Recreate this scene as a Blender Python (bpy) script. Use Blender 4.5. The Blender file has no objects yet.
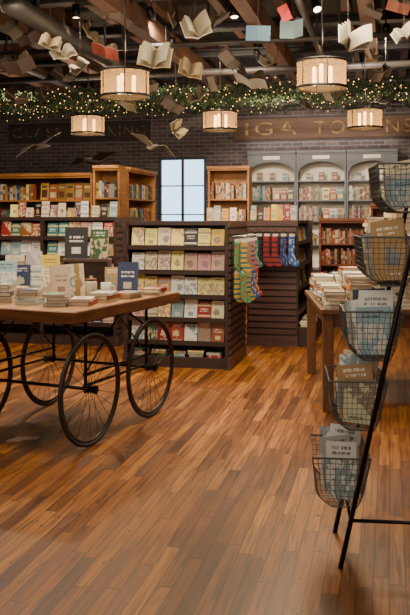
import bpy, math, random
from mathutils import Vector, Matrix, Euler
random.seed(11)
SC=bpy.context.scene; COL=SC.collection
PI=math.pi
TH=math.radians(13); C_,S_=math.cos(TH),math.sin(TH)
F=800.0; H=1.45; HY=218.0
def cam2w(X,Z): return (X*C_-Z*S_, X*S_+Z*C_)
def at(px,Z): return cam2w((px-205)/F*Z,Z)
def onY(px,Y):
    t=(px-205)/F; Z=Y/(t*S_+C_); return Z*(t*C_-S_)
def zat(py,Z): return H+(HY-py)*Z/F
def lin(h):
    h=h.lstrip('#'); r=[int(h[i:i+2],16)/255 for i in (0,2,4)]
    return tuple([(c/12.92 if c<=.04045 else ((c+.055)/1.055)**2.4) for c in r])+(1,)
# ---------------------------------------------------------------- materials
def nm(name):
    m=bpy.data.materials.new(name); m.use_nodes=True
    nt=m.node_tree; b=nt.nodes['Principled BSDF']; return m,nt,b
def N(nt,t,**k):
    n=nt.nodes.new(t)
    for a,v in k.items(): setattr(n,a,v)
    return n
def L(nt,a,b): nt.links.new(a,b)
def MA(nt,op,a,b=None,c=None):
    n=N(nt,'ShaderNodeMath',operation=op)
    for i,v in enumerate((a,b,c)):
        if v is None: continue
        if isinstance(v,(int,float)): n.inputs[i].default_value=v
        else: L(nt,v,n.inputs[i])
    return n.outputs[0]
def MIX(nt,f,a,b,bt='MIX'):
    n=N(nt,'ShaderNodeMixRGB',blend_type=bt)
    for i,v in enumerate((f,a,b)):
        if isinstance(v,(int,float)): n.inputs[i].default_value=v
        elif isinstance(v,tuple): n.inputs[i].default_value=v
        else: L(nt,v,n.inputs[i])
    return n.outputs[0]
def dk(c,k): return (c[0]*k,c[1]*k,c[2]*k,1)
def plain(name,hx,rough=.5,metal=0,var=.15,scale=18,emit=None,es=1):
    m,nt,b=nm(name); c=lin(hx)
    tc=N(nt,'ShaderNodeTexCoord'); no=N(nt,'ShaderNodeTexNoise'); no.inputs['Scale'].default_value=scale
    L(nt,tc.outputs['Object'],no.inputs['Vector'])
    L(nt,MIX(nt,no.outputs['Fac'],dk(c,1-var),dk(c,1+var)),b.inputs['Base Color'])
    b.inputs['Roughness'].default_value=rough; b.inputs['Metallic'].default_value=metal
    if emit:
        b.inputs['Emission Color'].default_value=lin(emit); b.inputs['Emission Strength'].default_value=es
    return m
def worn(name,hx,under,lo=.42,hi=.6):
    m,nt,b=nm(name)
    tc=N(nt,'ShaderNodeTexCoord'); no=N(nt,'ShaderNodeTexNoise'); no.inputs['Scale'].default_value=7; no.inputs['Detail'].default_value=5
    L(nt,tc.outputs['Object'],no.inputs['Vector'])
    cr=N(nt,'ShaderNodeValToRGB'); cr.color_ramp.elements[0].position=lo; cr.color_ramp.elements[0].color=lin(under); cr.color_ramp.elements[1].position=hi; cr.color_ramp.elements[1].color=lin(hx)
    L(nt,no.outputs['Fac'],cr.inputs[0]); L(nt,cr.outputs[0],b.inputs['Base Color']); b.inputs['Roughness'].default_value=.9
    return m
def wood(name,h1,h2,stretch=(2,30,30),rough=.45,bump=0.0):
    m,nt,b=nm(name)
    tc=N(nt,'ShaderNodeTexCoord'); mp=N(nt,'ShaderNodeMapping'); mp.inputs['Scale'].default_value=stretch
    L(nt,tc.outputs['Object'],mp.inputs['Vector'])
    no=N(nt,'ShaderNodeTexNoise'); no.inputs['Scale'].default_value=1.0; no.inputs['Detail'].default_value=4
    L(nt,mp.outputs[0],no.inputs['Vector'])
    cr=N(nt,'ShaderNodeValToRGB'); cr.color_ramp.elements[0].position=.3; cr.color_ramp.elements[1].position=.7
    cr.color_ramp.elements[0].color=lin(h1); cr.color_ramp.elements[1].color=lin(h2)
    L(nt,no.outputs['Fac'],cr.inputs[0]); L(nt,cr.outputs[0],b.inputs['Base Color'])
    b.inputs['Roughness'].default_value=rough
    return m
def floor_mat():
    m,nt,b=nm('plank_floor')
    tc=N(nt,'ShaderNodeTexCoord'); sp=N(nt,'ShaderNodeSeparateXYZ'); L(nt,tc.outputs['Object'],sp.inputs[0])
    pw=.064
    xr=MA(nt,'DIVIDE',sp.outputs[0],pw); row=MA(nt,'FLOOR',xr); fx=MA(nt,'FRACT',xr)
    w1=N(nt,'ShaderNodeTexWhiteNoise',noise_dimensions='1D'); L(nt,row,w1.inputs['W'])
    yy=MA(nt,'DIVIDE',MA(nt,'ADD',sp.outputs[1],MA(nt,'MULTIPLY',w1.outputs['Value'],7.3)),.75)
    pl=MA(nt,'FLOOR',yy); fy=MA(nt,'FRACT',yy)
    cb=N(nt,'ShaderNodeCombineXYZ'); L(nt,row,cb.inputs[0]); L(nt,pl,cb.inputs[1])
    w2=N(nt,'ShaderNodeTexWhiteNoise',noise_dimensions='3D'); L(nt,cb.outputs[0],w2.inputs['Vector'])
    cr=N(nt,'ShaderNodeValToRGB'); el=cr.color_ramp.elements
    cols=[(0,'562f0b'),(.18,'6d3f0e'),(.45,'804b12'),(.65,'8b5416'),(.88,'a46a22'),(1,'66390d')]
    el[0].position=0; el[0].color=lin(cols[0][1]); el[1].position=1; el[1].color=lin(cols[-1][1])
    for p,h in cols[1:-1]:
        e=el.new(p); e.color=lin(h)
    L(nt,w2.outputs['Value'],cr.inputs[0])
    mp=N(nt,'ShaderNodeMapping'); mp.inputs['Scale'].default_value=(55,2.8,1); L(nt,tc.outputs['Object'],mp.inputs['Vector'])
    ad=N(nt,'ShaderNodeVectorMath',operation='ADD'); L(nt,mp.outputs[0],ad.inputs[0]); 
    sc=N(nt,'ShaderNodeVectorMath',operation='SCALE'); sc.inputs['Scale'].default_value=9.0; L(nt,w2.outputs['Color'],sc.inputs[0]); L(nt,sc.outputs[0],ad.inputs[1])
    no=N(nt,'ShaderNodeTexNoise'); no.inputs['Scale'].default_value=1; no.inputs['Detail'].default_value=6; no.inputs['Distortion'].default_value=.8
    L(nt,ad.outputs[0],no.inputs['Vector'])
    g=N(nt,'ShaderNodeValToRGB'); g.color_ramp.elements[0].position=.34; g.color_ramp.elements[0].color=(.4,.35,.3,1); g.color_ramp.elements[1].position=.6; g.color_ramp.elements[1].color=(1.06,1.03,.98,1)
    L(nt,no.outputs['Fac'],g.inputs[0])
    col=MIX(nt,1.0,cr.outputs[0],g.outputs[0],'MULTIPLY')
    n2=N(nt,'ShaderNodeTexNoise'); n2.inputs['Scale'].default_value=1.0; n2.inputs['Detail'].default_value=3; L(nt,tc.outputs['Object'],n2.inputs['Vector'])
    g2=N(nt,'ShaderNodeValToRGB'); g2.color_ramp.elements[0].position=.35; g2.color_ramp.elements[0].color=(.8,.78,.76,1); g2.color_ramp.elements[1].position=.62; g2.color_ramp.elements[1].color=(1.08,1.07,1.06,1)
    L(nt,n2.outputs['Fac'],g2.inputs[0]); col=MIX(nt,1.0,col,g2.outputs[0],'MULTIPLY')
    for sc_,th,sx in ((3.2,.082,1.8),(7.0,.11,2.2)):
        vo=N(nt,'ShaderNodeTexVoronoi'); vo.inputs['Scale'].default_value=sc_; vm=N(nt,'ShaderNodeMapping'); vm.inputs['Scale'].default_value=(sx,1,1)
        L(nt,tc.outputs['Object'],vm.inputs['Vector']); L(nt,vm.outputs[0],vo.inputs['Vector'])
        kn=MA(nt,'LESS_THAN',MA(nt,'ADD',vo.outputs['Distance'],MA(nt,'MULTIPLY',no.outputs['Fac'],.06)),th)
        col=MIX(nt,MA(nt,'MULTIPLY',kn,.85),col,lin('170b05'))
    gx=MA(nt,'MAXIMUM',MA(nt,'LESS_THAN',fx,.035),MA(nt,'GREATER_THAN',fx,.965))
    gy=MA(nt,'LESS_THAN',fy,.009)
    gap=MA(nt,'MAXIMUM',gx,gy)
    col=MIX(nt,MA(nt,'MULTIPLY',gap,.7),col,lin('1a0c04'))
    L(nt,col,b.inputs['Base Color'])
    rr=MA(nt,'ADD',MA(nt,'MULTIPLY',no.outputs['Fac'],.25),MA(nt,'ADD',MA(nt,'MULTIPLY',w2.outputs['Value'],.1),.24)); L(nt,rr,b.inputs['Roughness'])
    b.inputs['Specular IOR Level'].default_value=.38
    bp=N(nt,'ShaderNodeBump'); bp.inputs['Strength'].default_value=.35; bp.inputs['Distance'].default_value=.002
    L(nt,MA(nt,'SUBTRACT',no.outputs['Fac'],gap),bp.inputs['Height']); L(nt,bp.outputs[0],b.inputs['Normal'])
    return m
def brick_mat():
    m,nt,b=nm('dark_brick')
    tc=N(nt,'ShaderNodeTexCoord')
    sp=N(nt,'ShaderNodeSeparateXYZ'); L(nt,tc.outputs['Object'],sp.inputs[0])
    cb=N(nt,'ShaderNodeCombineXYZ'); L(nt,MA(nt,'ADD',sp.outputs[0],sp.outputs[1]),cb.inputs[0]); L(nt,sp.outputs[2],cb.inputs[1])
    br=N(nt,'ShaderNodeTexBrick'); br.inputs['Scale'].default_value=1; br.inputs['Brick Width'].default_value=.22; br.inputs['Row Height'].default_value=.075
    br.inputs['Mortar Size'].default_value=.008; br.inputs['Color1'].default_value=lin('605558'); br.inputs['Color2'].default_value=lin('443d42'); br.inputs['Mortar'].default_value=lin('726e72')
    L(nt,cb.outputs[0],br.inputs['Vector']); L(nt,br.outputs['Color'],b.inputs['Base Color']); b.inputs['Roughness'].default_value=.85
    bp=N(nt,'ShaderNodeBump'); bp.inputs['Strength'].default_value=.5; bp.inputs['Distance'].default_value=.01; bp.invert=True
    L(nt,br.outputs['Fac'],bp.inputs['Height']); L(nt,bp.outputs[0],b.inputs['Normal'])
    return m
NLAY=5
def cover_mat(name,hx,ac,layout):
    m,nt,b=nm(name); base=lin(hx); acc=lin(ac)
    tc=N(nt,'ShaderNodeTexCoord'); sp=N(nt,'ShaderNodeSeparateXYZ'); L(nt,tc.outputs['Generated'],sp.inputs[0])
    x,z=sp.outputs[0],sp.outputs[2]
    oi=N(nt,'ShaderNodeObjectInfo'); rnd=oi.outputs['Random']
    def rg(v,a,c): return MA(nt,'MULTIPLY',MA(nt,'GREATER_THAN',v,a),MA(nt,'LESS_THAN',v,c))
    cb=N(nt,'ShaderNodeCombineXYZ'); L(nt,MA(nt,'MULTIPLY',x,30.0),cb.inputs[0]); L(nt,MA(nt,'MULTIPLY',z,7.0),cb.inputs[1]); L(nt,MA(nt,'MULTIPLY',rnd,50.0),cb.inputs[2])
    no=N(nt,'ShaderNodeTexNoise'); no.inputs['Scale'].default_value=1; L(nt,cb.outputs[0],no.inputs['Vector'])
    ink=MA(nt,'MULTIPLY',MA(nt,'GREATER_THAN',no.outputs['Fac'],.47),.75)
    inx=rg(x,.18,.82)
    cb2=N(nt,'ShaderNodeCombineXYZ'); L(nt,x,cb2.inputs[0]); L(nt,z,cb2.inputs[1]); L(nt,MA(nt,'MULTIPLY',rnd,30.0),cb2.inputs[2])
    n2=N(nt,'ShaderNodeTexNoise'); n2.inputs['Scale'].default_value=5.5; n2.inputs['Detail'].default_value=3; L(nt,cb2.outputs[0],n2.inputs['Vector'])
    if layout==0:
        rows=MA(nt,'MAXIMUM',rg(z,.83,.88),MA(nt,'MAXIMUM',rg(z,.75,.79),rg(z,.08,.11)))
        dx=MA(nt,'SUBTRACT',x,MA(nt,'ADD',MA(nt,'MULTIPLY',rnd,.3),.35)); dz=MA(nt,'MULTIPLY',MA(nt,'SUBTRACT',z,.4),1.4)
        d=MA(nt,'ADD',MA(nt,'MULTIPLY',dx,dx),MA(nt,'MULTIPLY',dz,dz))
        art=MA(nt,'LESS_THAN',MA(nt,'ADD',d,MA(nt,'MULTIPLY',n2.outputs['Fac'],.28)),.2)
    elif layout==1:
        rows=MA(nt,'MAXIMUM',rg(z,.86,.92),rg(z,.77,.82))
        art=MA(nt,'MULTIPLY',MA(nt,'LESS_THAN',z,.68),MA(nt,'GREATER_THAN',n2.outputs['Fac'],.5))
    elif layout==2:
        rows=MA(nt,'MAXIMUM',rg(z,.52,.6),MA(nt,'MAXIMUM',rg(z,.42,.47),rg(z,.87,.9)))
        art=MA(nt,'MAXIMUM',rg(z,.72,.82),rg(z,.14,.24))
    elif layout==3:
        rows=MA(nt,'MAXIMUM',rg(z,.64,.71),rg(z,.52,.58)); art=MA(nt,'MULTIPLY',rg(x,.3,.7),rg(z,.15,.36))
    else:
        rows=rg(z,.1,.15); art=MA(nt,'MULTIPLY',MA(nt,'GREATER_THAN',MA(nt,'ADD',z,MA(nt,'MULTIPLY',MA(nt,'SUBTRACT',x,rnd),.7)),.62),MA(nt,'LESS_THAN',n2.outputs['Fac'],.56))
    accv=MIX(nt,n2.outputs['Fac'],MIX(nt,.35,acc,(.02,.02,.02,1)),MIX(nt,.35,acc,(.9,.85,.75,1)))
    col=MIX(nt,art,base,accv)
    lum=base[0]*.3+base[1]*.6+base[2]*.1
    col=MIX(nt,MA(nt,'MULTIPLY',MA(nt,'MULTIPLY',rows,inx),ink),col,lin('f0e8d8') if lum<.3 else lin('2a2422'))
    hs=N(nt,'ShaderNodeHueSaturation'); L(nt,MA(nt,'ADD',MA(nt,'MULTIPLY',MA(nt,'FRACT',MA(nt,'MULTIPLY',rnd,7.7)),.06),.47),hs.inputs['Hue']); L(nt,MA(nt,'ADD',MA(nt,'MULTIPLY',MA(nt,'FRACT',MA(nt,'MULTIPLY',rnd,13.3)),.35),.9),hs.inputs['Value']); L(nt,col,hs.inputs['Color'])
    L(nt,hs.outputs[0],b.inputs['Base Color']); b.inputs['Roughness'].default_value=.4
    return m
def stripe_mat(name,h1,h2,n,kind=0):
    m,nt,b=nm(name); tc=N(nt,'ShaderNodeTexCoord'); sp=N(nt,'ShaderNodeSeparateXYZ'); L(nt,tc.outputs['Generated'],sp.inputs[0])
    if kind==0: f=MA(nt,'GREATER_THAN',MA(nt,'FRACT',MA(nt,'MULTIPLY',sp.outputs[2],float(n))),.6)
    else:
        vo=N(nt,'ShaderNodeTexVoronoi'); vo.inputs['Scale'].default_value=float(n); L(nt,tc.outputs['Generated'],vo.inputs['Vector']); f=MA(nt,'LESS_THAN',vo.outputs['Distance'],.42)
    L(nt,MIX(nt,f,lin(h1),lin(h2)),b.inputs['Base Color']); b.inputs['Roughness'].default_value=.9
    return m
M={}
M['floor']=floor_mat(); M['brick']=brick_mat()
M['espresso']=wood('espresso_wood','2c1f1b','3a2923',(3,3,40),.45)
M['espresso_in']=wood('espresso_inner','3e2b22','4c362c',(3,20,20),.5)
M['slat']=wood('slat_wood','432f2a','563d36',(3,3,40),.4)
M['cart_wood']=wood('cart_wood','7c4f2c','ab7b48',(30,3,30),.4)
M['cart_edge']=wood('cart_edge','553119','7a4b27',(4,4,30),.45)
M['dark_table']=wood('dark_table','54351f','744c2e',(20,3,6),.4)
M['oak']=wood('oak_case','8c5c2a','ad783b',(3,3,25),.5)
M['cherry']=wood('cherry_case','6a381e','84492a',(3,3,25),.5)
M['grey_case']=plain('grey_paint','646870',.6,0,.05)
M['cream']=plain('cream_paint','e2ddd0',.6,0,.05)
M['iron']=plain('black_iron','1c1917',.4,.6,.2)
M['wire']=plain('grey_wire','555350',.4,.3,.1)
M['tyre']=plain('tyre_rubber','2a211c',.6)
M['rim']=plain('wheel_rim','3f3029',.35,.5)
M['page']=plain('paper_pages','c9bda2',.8,0,.08,60)
M['ceiling']=plain('dark_ceiling','2c2521',.9)
M['joist']=wood('timber_joist','492e1d','674630',(8,1.5,8),.7)
M['steel']=plain('dark_steel','262322',.6,.1)
M['duct']=plain('painted_duct','36312e',.45,.1)
M['sign_wood']=wood('sign_board_wood','4a372b','5c4536',(2,20,20),.7)
M['sign_dark']=plain('painted_dark_board','37302f',.8)
M['letter']=worn('faded_letter_paint','96784e','5a4232',.38,.6)
M['letter_dim']=worn('faded_dim_letter','7e7064','3a3230',.4,.62)
M['frame']=plain('window_frame_paint','2c2e33',.5)
M['wall']=plain('plaster_wall','6a5d54',.9)
M['leaf']=plain('garland_leaf','2a3a1b',.8,0,.5,40)
M['cloth']=plain('peg_metal','8a8680',.3,.9)
M['card']=plain('white_card','bfb9ac',.7)
M['string']=plain('grey_string','4a433c',.8)
M['cup']=plain('ceramic','b9ad98',.3)
M['bulb']=plain('fairy_bulb','ffd080',.5,0,.0,5,'ffc264',2.6)
M['lampbulb']=plain('lamp_tube','fff0c8',.5,0,.0,5,'ffd9a0',6)
M['lens']=plain('spot_lens','fff0d0',.5,0,.0,5,'ffe0b0',8)
for k in ('bulb','lampbulb','lens'):
    try: M[k].cycles.emission_sampling='NONE'
    except Exception: pass
def shade_mat():
    m,nt,b=nm('organza_shade'); nt.nodes.remove(b); out=[n for n in nt.nodes if n.type=='OUTPUT_MATERIAL'][0]
    tr=N(nt,'ShaderNodeBsdfTransparent'); tl=N(nt,'ShaderNodeBsdfTranslucent'); tl.inputs[0].default_value=lin('8a6c48')
    tr.inputs[0].default_value=lin('f6dcb0')
    em=N(nt,'ShaderNodeEmission'); em.inputs[0].default_value=lin('d8a468'); em.inputs[1].default_value=.5
    tc=N(nt,'ShaderNodeTexCoord'); no=N(nt,'ShaderNodeTexNoise'); no.inputs['Scale'].default_value=6; L(nt,tc.outputs['Object'],no.inputs['Vector'])
    a=N(nt,'ShaderNodeAddShader'); L(nt,tl.outputs[0],a.inputs[0]); L(nt,em.outputs[0],a.inputs[1])
    mx=N(nt,'ShaderNodeMixShader'); L(nt,MA(nt,'ADD',MA(nt,'MULTIPLY',no.outputs['Fac'],.1),.43),mx.inputs[0]); L(nt,tr.outputs[0],mx.inputs[1]); L(nt,a.outputs[0],mx.inputs[2]); L(nt,mx.outputs[0],out.inputs[0])
    try: m.cycles.emission_sampling='NONE'
    except Exception: pass
    return m
M['shade']=shade_mat()
def glass_mat():
    m,nt,b=nm('window_glass'); nt.nodes.remove(b); out=[n for n in nt.nodes if n.type=='OUTPUT_MATERIAL'][0]
    tr=N(nt,'ShaderNodeBsdfTransparent'); gl=N(nt,'ShaderNodeBsdfGlossy'); gl.inputs['Roughness'].default_value=.05
    mx=N(nt,'ShaderNodeMixShader'); mx.inputs[0].default_value=.08; L(nt,tr.outputs[0],mx.inputs[1]); L(nt,gl.outputs[0],mx.inputs[2]); L(nt,mx.outputs[0],out.inputs[0]); return m
M['glass']=glass_mat()
def attr_mat():
    m,nt,b=nm('distant_book_covers'); a=N(nt,'ShaderNodeAttribute'); a.attribute_name='col'
    no=N(nt,'ShaderNodeTexNoise'); no.inputs['Scale'].default_value=30; tc=N(nt,'ShaderNodeTexCoord'); L(nt,tc.outputs['Object'],no.inputs['Vector'])
    L(nt,MIX(nt,MA(nt,'MULTIPLY',no.outputs['Fac'],.4),a.outputs['Color'],(.05,.04,.03,1)),b.inputs['Base Color']); b.inputs['Roughness'].default_value=.5; return m
PAL=[('cream','cfc2a2','7a4a30'),('tan','a98656','3d4a5a'),('mustard yellow','c89c34','5a2c1c'),('orange','b4622e','e6d5a8'),('brick red','8c3424','d0b078'),
     ('dark green','3a5a40','b8a468'),('navy blue','2a3856','a9996a'),('black','242122','8a4a30'),('white','d4d0c6','5a7a88'),('pale blue','86a2aa','d0c8b4'),('dusty pink','bc8c80','6a2f35'),('teal','387072','c8b060'),('pale yellow','dcc878','9a6238'),('charcoal','1c1a1b','c8c0b0'),('grey','989690','b8b4aa')]
COV={}
for n,a,b_ in PAL:
    for l in range(NLAY): COV[(n,l)]=cover_mat('cover_'+n.replace(' ','_')+'_'+('circle','picture','banded','titled','diagonal')[l],a,b_,l)
# ---------------------------------------------------------------- mesh builder
class MB:
    def __init__(s): s.v=[]; s.f=[]; s.m=[]
    def add(s,vs,fs,mi=0,X=None):
        o=len(s.v)
        for v in vs:
            v=Vector(v)
            if X is not None: v=X@v
            s.v.append(v)
        for f in fs: s.f.append([i+o for i in f]); s.m.append(mi)
        return s
    def box(s,a,b,mi=0,X=None):
        x0,y0,z0=a; x1,y1,z1=b
        return s.add([(x0,y0,z0),(x1,y0,z0),(x1,y1,z0),(x0,y1,z0),(x0,y0,z1),(x1,y0,z1),(x1,y1,z1),(x0,y1,z1)],
              [(0,3,2,1),(4,5,6,7),(0,1,5,4),(1,2,6,5),(2,3,7,6),(3,0,4,7)],mi,X)
    def tube(s,pts,r,n=6,mi=0,closed=False,X=None):
        P=[Vector(p) for p in pts]; m=len(P); vs=[]; prev=None
        for i,p in enumerate(P):
            if closed: t=P[(i+1)%m]-P[(i-1)%m]
            else: t=P[min(i+1,m-1)]-P[max(i-1,0)]
            t.normalize()
            if prev is None:
                ref=Vector((0,0,1)) if abs(t.z)<.9 else Vector((1,0,0)); prev=(ref-t*ref.dot(t)).normalized()
            else: prev=(prev-t*prev.dot(t)).normalized()
            q=t.cross(prev); rr=r[i] if isinstance(r,(list,tuple)) else r
            for k in range(n):
                a=2*PI*k/n; vs.append(p+prev*math.cos(a)*rr+q*math.sin(a)*rr)
        fs=[]
        for i in range(m if closed else m-1):
            j=(i+1)%m
            for k in range(n):
                l=(k+1)%n; fs.append((i*n+k,i*n+l,j*n+l,j*n+k))
        if not closed: fs.append(tuple(range(n-1,-1,-1))); fs.append(tuple((m-1)*n+k for k in range(n)))
        return s.add(vs,fs,mi,X)
    def lathe(s,prof,n=20,mi=0,X=None):
        vs=[];fs=[]
        for r,z in prof:
            for k in range(n):
                a=2*PI*k/n; vs.append((r*math.cos(a),r*math.sin(a),z))
        for i in range(len(prof)-1):
            for k in range(n):
                l=(k+1)%n; fs.append((i*n+k,i*n+l,(i+1)*n+l,(i+1)*n+k))
        return s.add(vs,fs,mi,X)
    def prism(s,poly,y0,y1,mi=0,X=None):
        n=len(poly); vs=[(x,y0,z) for x,z in poly]+[(x,y1,z) for x,z in poly]
        fs=[tuple(range(n)),tuple(range(2*n-1,n-1,-1))]+[(i,(i+n),((i+1)%n)+n,(i+1)%n) for i in range(n)]
        return s.add(vs,fs,mi,X)
    def mesh(s,name,mats):
        me=bpy.data.meshes.new(name); me.from_pydata([tuple(v) for v in s.v],[],s.f)
        for mt in (mats if isinstance(mats,(list,tuple)) else [mats]): me.materials.append(mt)
        for p,mi in zip(me.polygons,s.m): p.material_index=mi
        me.update(); return me
    def build(s,name,mats,parent=None,smooth=False,bevel=0):
        me=s.mesh(name,mats)
        if smooth: me.polygons.foreach_set('use_smooth',[True]*len(me.polygons))
        o=bpy.data.objects.new(name,me); COL.objects.link(o)
        if parent: o.parent=parent
        if bevel:
            b=o.modifiers.new('Bevel','BEVEL'); b.width=bevel; b.segments=2
        return o
def thing(name,label,cat,loc=(0,0,0),rot=0,group=None):
    o=bpy.data.objects.new(name,None); COL.objects.link(o); o.location=loc; o.empty_display_size=.1
    o.rotation_euler=(0,0,rot) if isinstance(rot,(int,float)) else rot
    tag(o,label,cat,group); return o
def tag(o,label,cat,group=None):
    if len(label.split())>16: print('LONG LABEL:',label)
    o['label']=label; o['category']=cat
    if group: o['group']=group
    return o
def struct(name,mb,mt):
    o=mb.build(name,mt); o['kind']='structure'; return o
ORD='first second third fourth fifth sixth seventh eighth ninth tenth eleventh twelfth thirteenth fourteenth fifteenth sixteenth seventeenth eighteenth nineteenth twentieth'.split()
def ordn(i): return ORD[i]
# ---------------------------------------------------------------- room shell
YW=15.6; ZC=4.35; XL,XR=-8.8,4.2; YF=-3.0
struct('floor',MB().box((XL,YF,-.1),(XR,YW+.2,0)),M['floor'])
struct('ceiling',MB().box((XL,YF,ZC),(XR,YW+.2,ZC+.12)),M['ceiling'])
wx0,wx1,wz0,wz1=onY(158,YW),onY(206,YW),.95,2.68
wb=MB().box((XL,YW,0),(wx0,YW+.2,ZC)).box((wx1,YW,0),(XR,YW+.2,ZC)).box((wx0,YW,0),(wx1,YW+.2,wz0)).box((wx0,YW,wz1),(wx1,YW+.2,ZC))
struct('wall_back',wb,M['brick'])
struct('wall_left',MB().box((XL-.2,YF,0),(XL,YW+.2,ZC)),M['brick'])
struct('wall_right',MB().box((XR,YF,0),(XR+.2,YW+.2,ZC)),M['wall'])
struct('wall_front',MB().box((XL-.2,YF-.2,0),(XR+.2,YF,ZC)),M['wall'])
w=MB(); fy0,fy1=YW+.04,YW+.11; fw=.055
w.box((wx0,fy0,wz0),(wx0+fw,fy1,wz1)).box((wx1-fw,fy0,wz0),(wx1,fy1,wz1)).box((wx0+fw,fy0,wz0),(wx1-fw,fy1,wz0+fw)).box((wx0+fw,fy0,wz1-fw),(wx1-fw,fy1,wz1))
wf=struct('window_1',w,M['frame'])
mx=(wx0+wx1)/2
MB().box((mx-.025,fy0+.01,wz0+fw),(mx+.025,fy1-.01,wz1-fw)).build('mullion',M['frame'],wf)
for zz in (1.52,2.1):
    for a,b in ((wx0+fw,mx-.025),(mx+.025,wx1-fw)): MB().box((a,fy0+.012,zz-.012),(b,fy1-.012,zz+.012)).build('glazing_bar',M['frame'],wf)
MB().box((wx0+fw,fy0+.03,wz0+fw),(wx1-fw,fy0+.034,wz1-fw)).build('glass_pane',M['glass'],wf)
MB().box((wx0-.05,YW-.08,wz0-.05),(wx1+.05,YW-.001,wz0-.001)).build('window_sill',M['cream'],wf)
n=1
for i in range(17):
    x=XL+.45+i*.78
    struct('trim_%d'%n,MB().box((x-.06,YF,ZC-.24),(x+.06,YW,ZC)),M['joist']); n+=1
for x in (-5.9,-4.55,-3.0,-1.55,-.25,1.1):
    struct('trim_%d'%n,MB().box((x-.085,YF,ZC-.62),(x+.085,YW,ZC-.36)),M['joist']); n+=1
for y in (8.9,10.6,12.4,14.0):
    struct('trim_%d'%n,MB().box((XL,y-.09,ZC-.36),(XR,y+.09,ZC-.335)).box((XL,y-.012,ZC-.335),(XR,y+.012,ZC-.265)).box((XL,y-.09,ZC-.265),(XR,y+.09,ZC-.241)),M['steel']); n+=1
struct('baseboard_back',MB().box((XL,YW-.02,0),(XR,YW,.14)),M['espresso'])
for (x,y0,x1_,y1_,z,r,lab) in ((.45,7.5,.45,15.3,3.62,.15,'round dark painted duct running overhead at the right'),(-5.2,7.5,-5.2,15.3,3.64,.05,'thin dark pipe running overhead at the left'),(-3.75,7.5,-3.75,15.3,3.62,.11,'medium dark duct running overhead left of centre'),(-6.5,9.7,2.6,9.7,3.62,.035,'thin dark pipe crossing overhead near the front'),(-7,11.5,3,11.5,3.6,.05,'dark pipe crossing overhead further back'),(-.9,7.5,-.9,15.3,3.66,.04,'thin dark pipe running overhead right of centre')):
    d=thing('ceiling_duct',lab,'duct',(x,y0,z)); dx,dy=x1_-x,y1_-y0; MB().tube([(0,0,0),(dx,dy,0)],r,16).build('pipe',M['duct'],d,True)
    for u in (.08,.35,.65,.92): MB().box((dx*u-.01,dy*u-.02,r-.005),(dx*u+.01,dy*u+.02,ZC-z-.001)).build('hanger_strap',M['steel'],d)
# ---------------------------------------------------------------- signs
def text_mesh(body,size,mt,parent,x0,x1,y,z,name='lettering'):
    cu=bpy.data.curves.new('txt','FONT'); cu.body=body; cu.size=size; cu.extrude=.003; cu.align_y='CENTER'; cu.space_character=1.25
    o=bpy.data.objects.new('txt',cu); COL.objects.link(o); dg=bpy.context.evaluated_depsgraph_get(); dg.update()
    me=bpy.data.meshes.new_from_object(o.evaluated_get(dg)); bpy.data.objects.remove(o)
    me.materials.clear(); me.materials.append(mt)
    xs=[v.co.x for v in me.vertices]; k=(x1-x0)/(max(xs)-min(xs)); mn=min(xs)
    for v in me.vertices: v.co.x=(v.co.x-mn)*k
    t=bpy.data.objects.new(name,me); COL.objects.link(t); t.parent=parent; t.location=(x0,y,z); t.rotation_euler=(PI/2,0,0); return t
def wall_sign(p0,p1,y0,y1,mt,lm,words,label,size):
    x0,x1=onY(p0,YW),onY(p1,YW); Z=15.6; za,zb=zat(y1,Z),zat(y0,Z); cx=(x0+x1)/2
    t=thing('wall_sign',label,'sign',(cx,YW-.001,za)); wd=(x1-x0); hh=zb-za
    MB().box((-wd/2,-.05,0),(wd/2,0,hh)).build('board',mt,t)
    MB().box((-wd/2,-.065,hh-.03),(wd/2,-.05,hh)).build('board_trim',M['sign_dark'],t); MB().box((-wd/2,-.065,0),(wd/2,-.05,.03)).build('board_trim',M['sign_dark'],t)
    for body,a,b in words: text_mesh(body,size,lm,t,onY(a,YW)-cx,onY(b,YW)-cx,-.0535,hh/2,'word')
wall_sign(234,432,117,141,M['sign_wood'],M['letter'],[('IGA',246,297),('TO',314,345),('NS',386,412)],'long brown wall sign with faded capitals above the arched bookcases',.36)
wall_sign(10,150,117,137,M['sign_dark'],M['letter_dim'],[('CLASS',14,62),('MARKING',76,146)],'dark wall sign with faded capitals left of the window',.28)
# ---------------------------------------------------------------- books
def cover_mesh(mt):
    b=MB(); b.box((-.5,0,0),(.5,.09,1)).box((-.5,.91,0),(.5,1,1)).box((-.5,.09,0),(-.47,.91,1)); return b.mesh('book_cover',mt)
CM={k:cover_mesh(v) for k,v in COV.items()}
PM=MB().box((-.47,.09,.015),(.485,.91,.985)).mesh('book_pages',M['page'])
WARM=['cream','pale yellow','tan','mustard yellow','pale yellow','orange','brick red','white','dark green','pale blue','dusty pink','black','cream']
ANY=[p[0] for p in PAL if p[0]!='charcoal']; PC={p[0]:(lin(p[1]),lin(p[2])) for p in PAL}
def RL(): return random.randrange(NLAY)
def book(mat4,w,t,h,key,label,group=None,name='book'):
    o=bpy.data.objects.new(name,None); COL.objects.link(o); o.empty_display_size=.05
    tag(o,label,name,group)
    o.matrix_world=mat4@Matrix.Diagonal((w,t,h,1))
    for nm_,me in (('cover',CM[key]),('pages',PM)):
        c=bpy.data.objects.new(nm_,me); COL.objects.link(c); c.parent=o
    return o
def T(x,y,z): return Matrix.Translation((x,y,z))
def R(a,ax): return Matrix.Rotation(a,4,ax)
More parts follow.
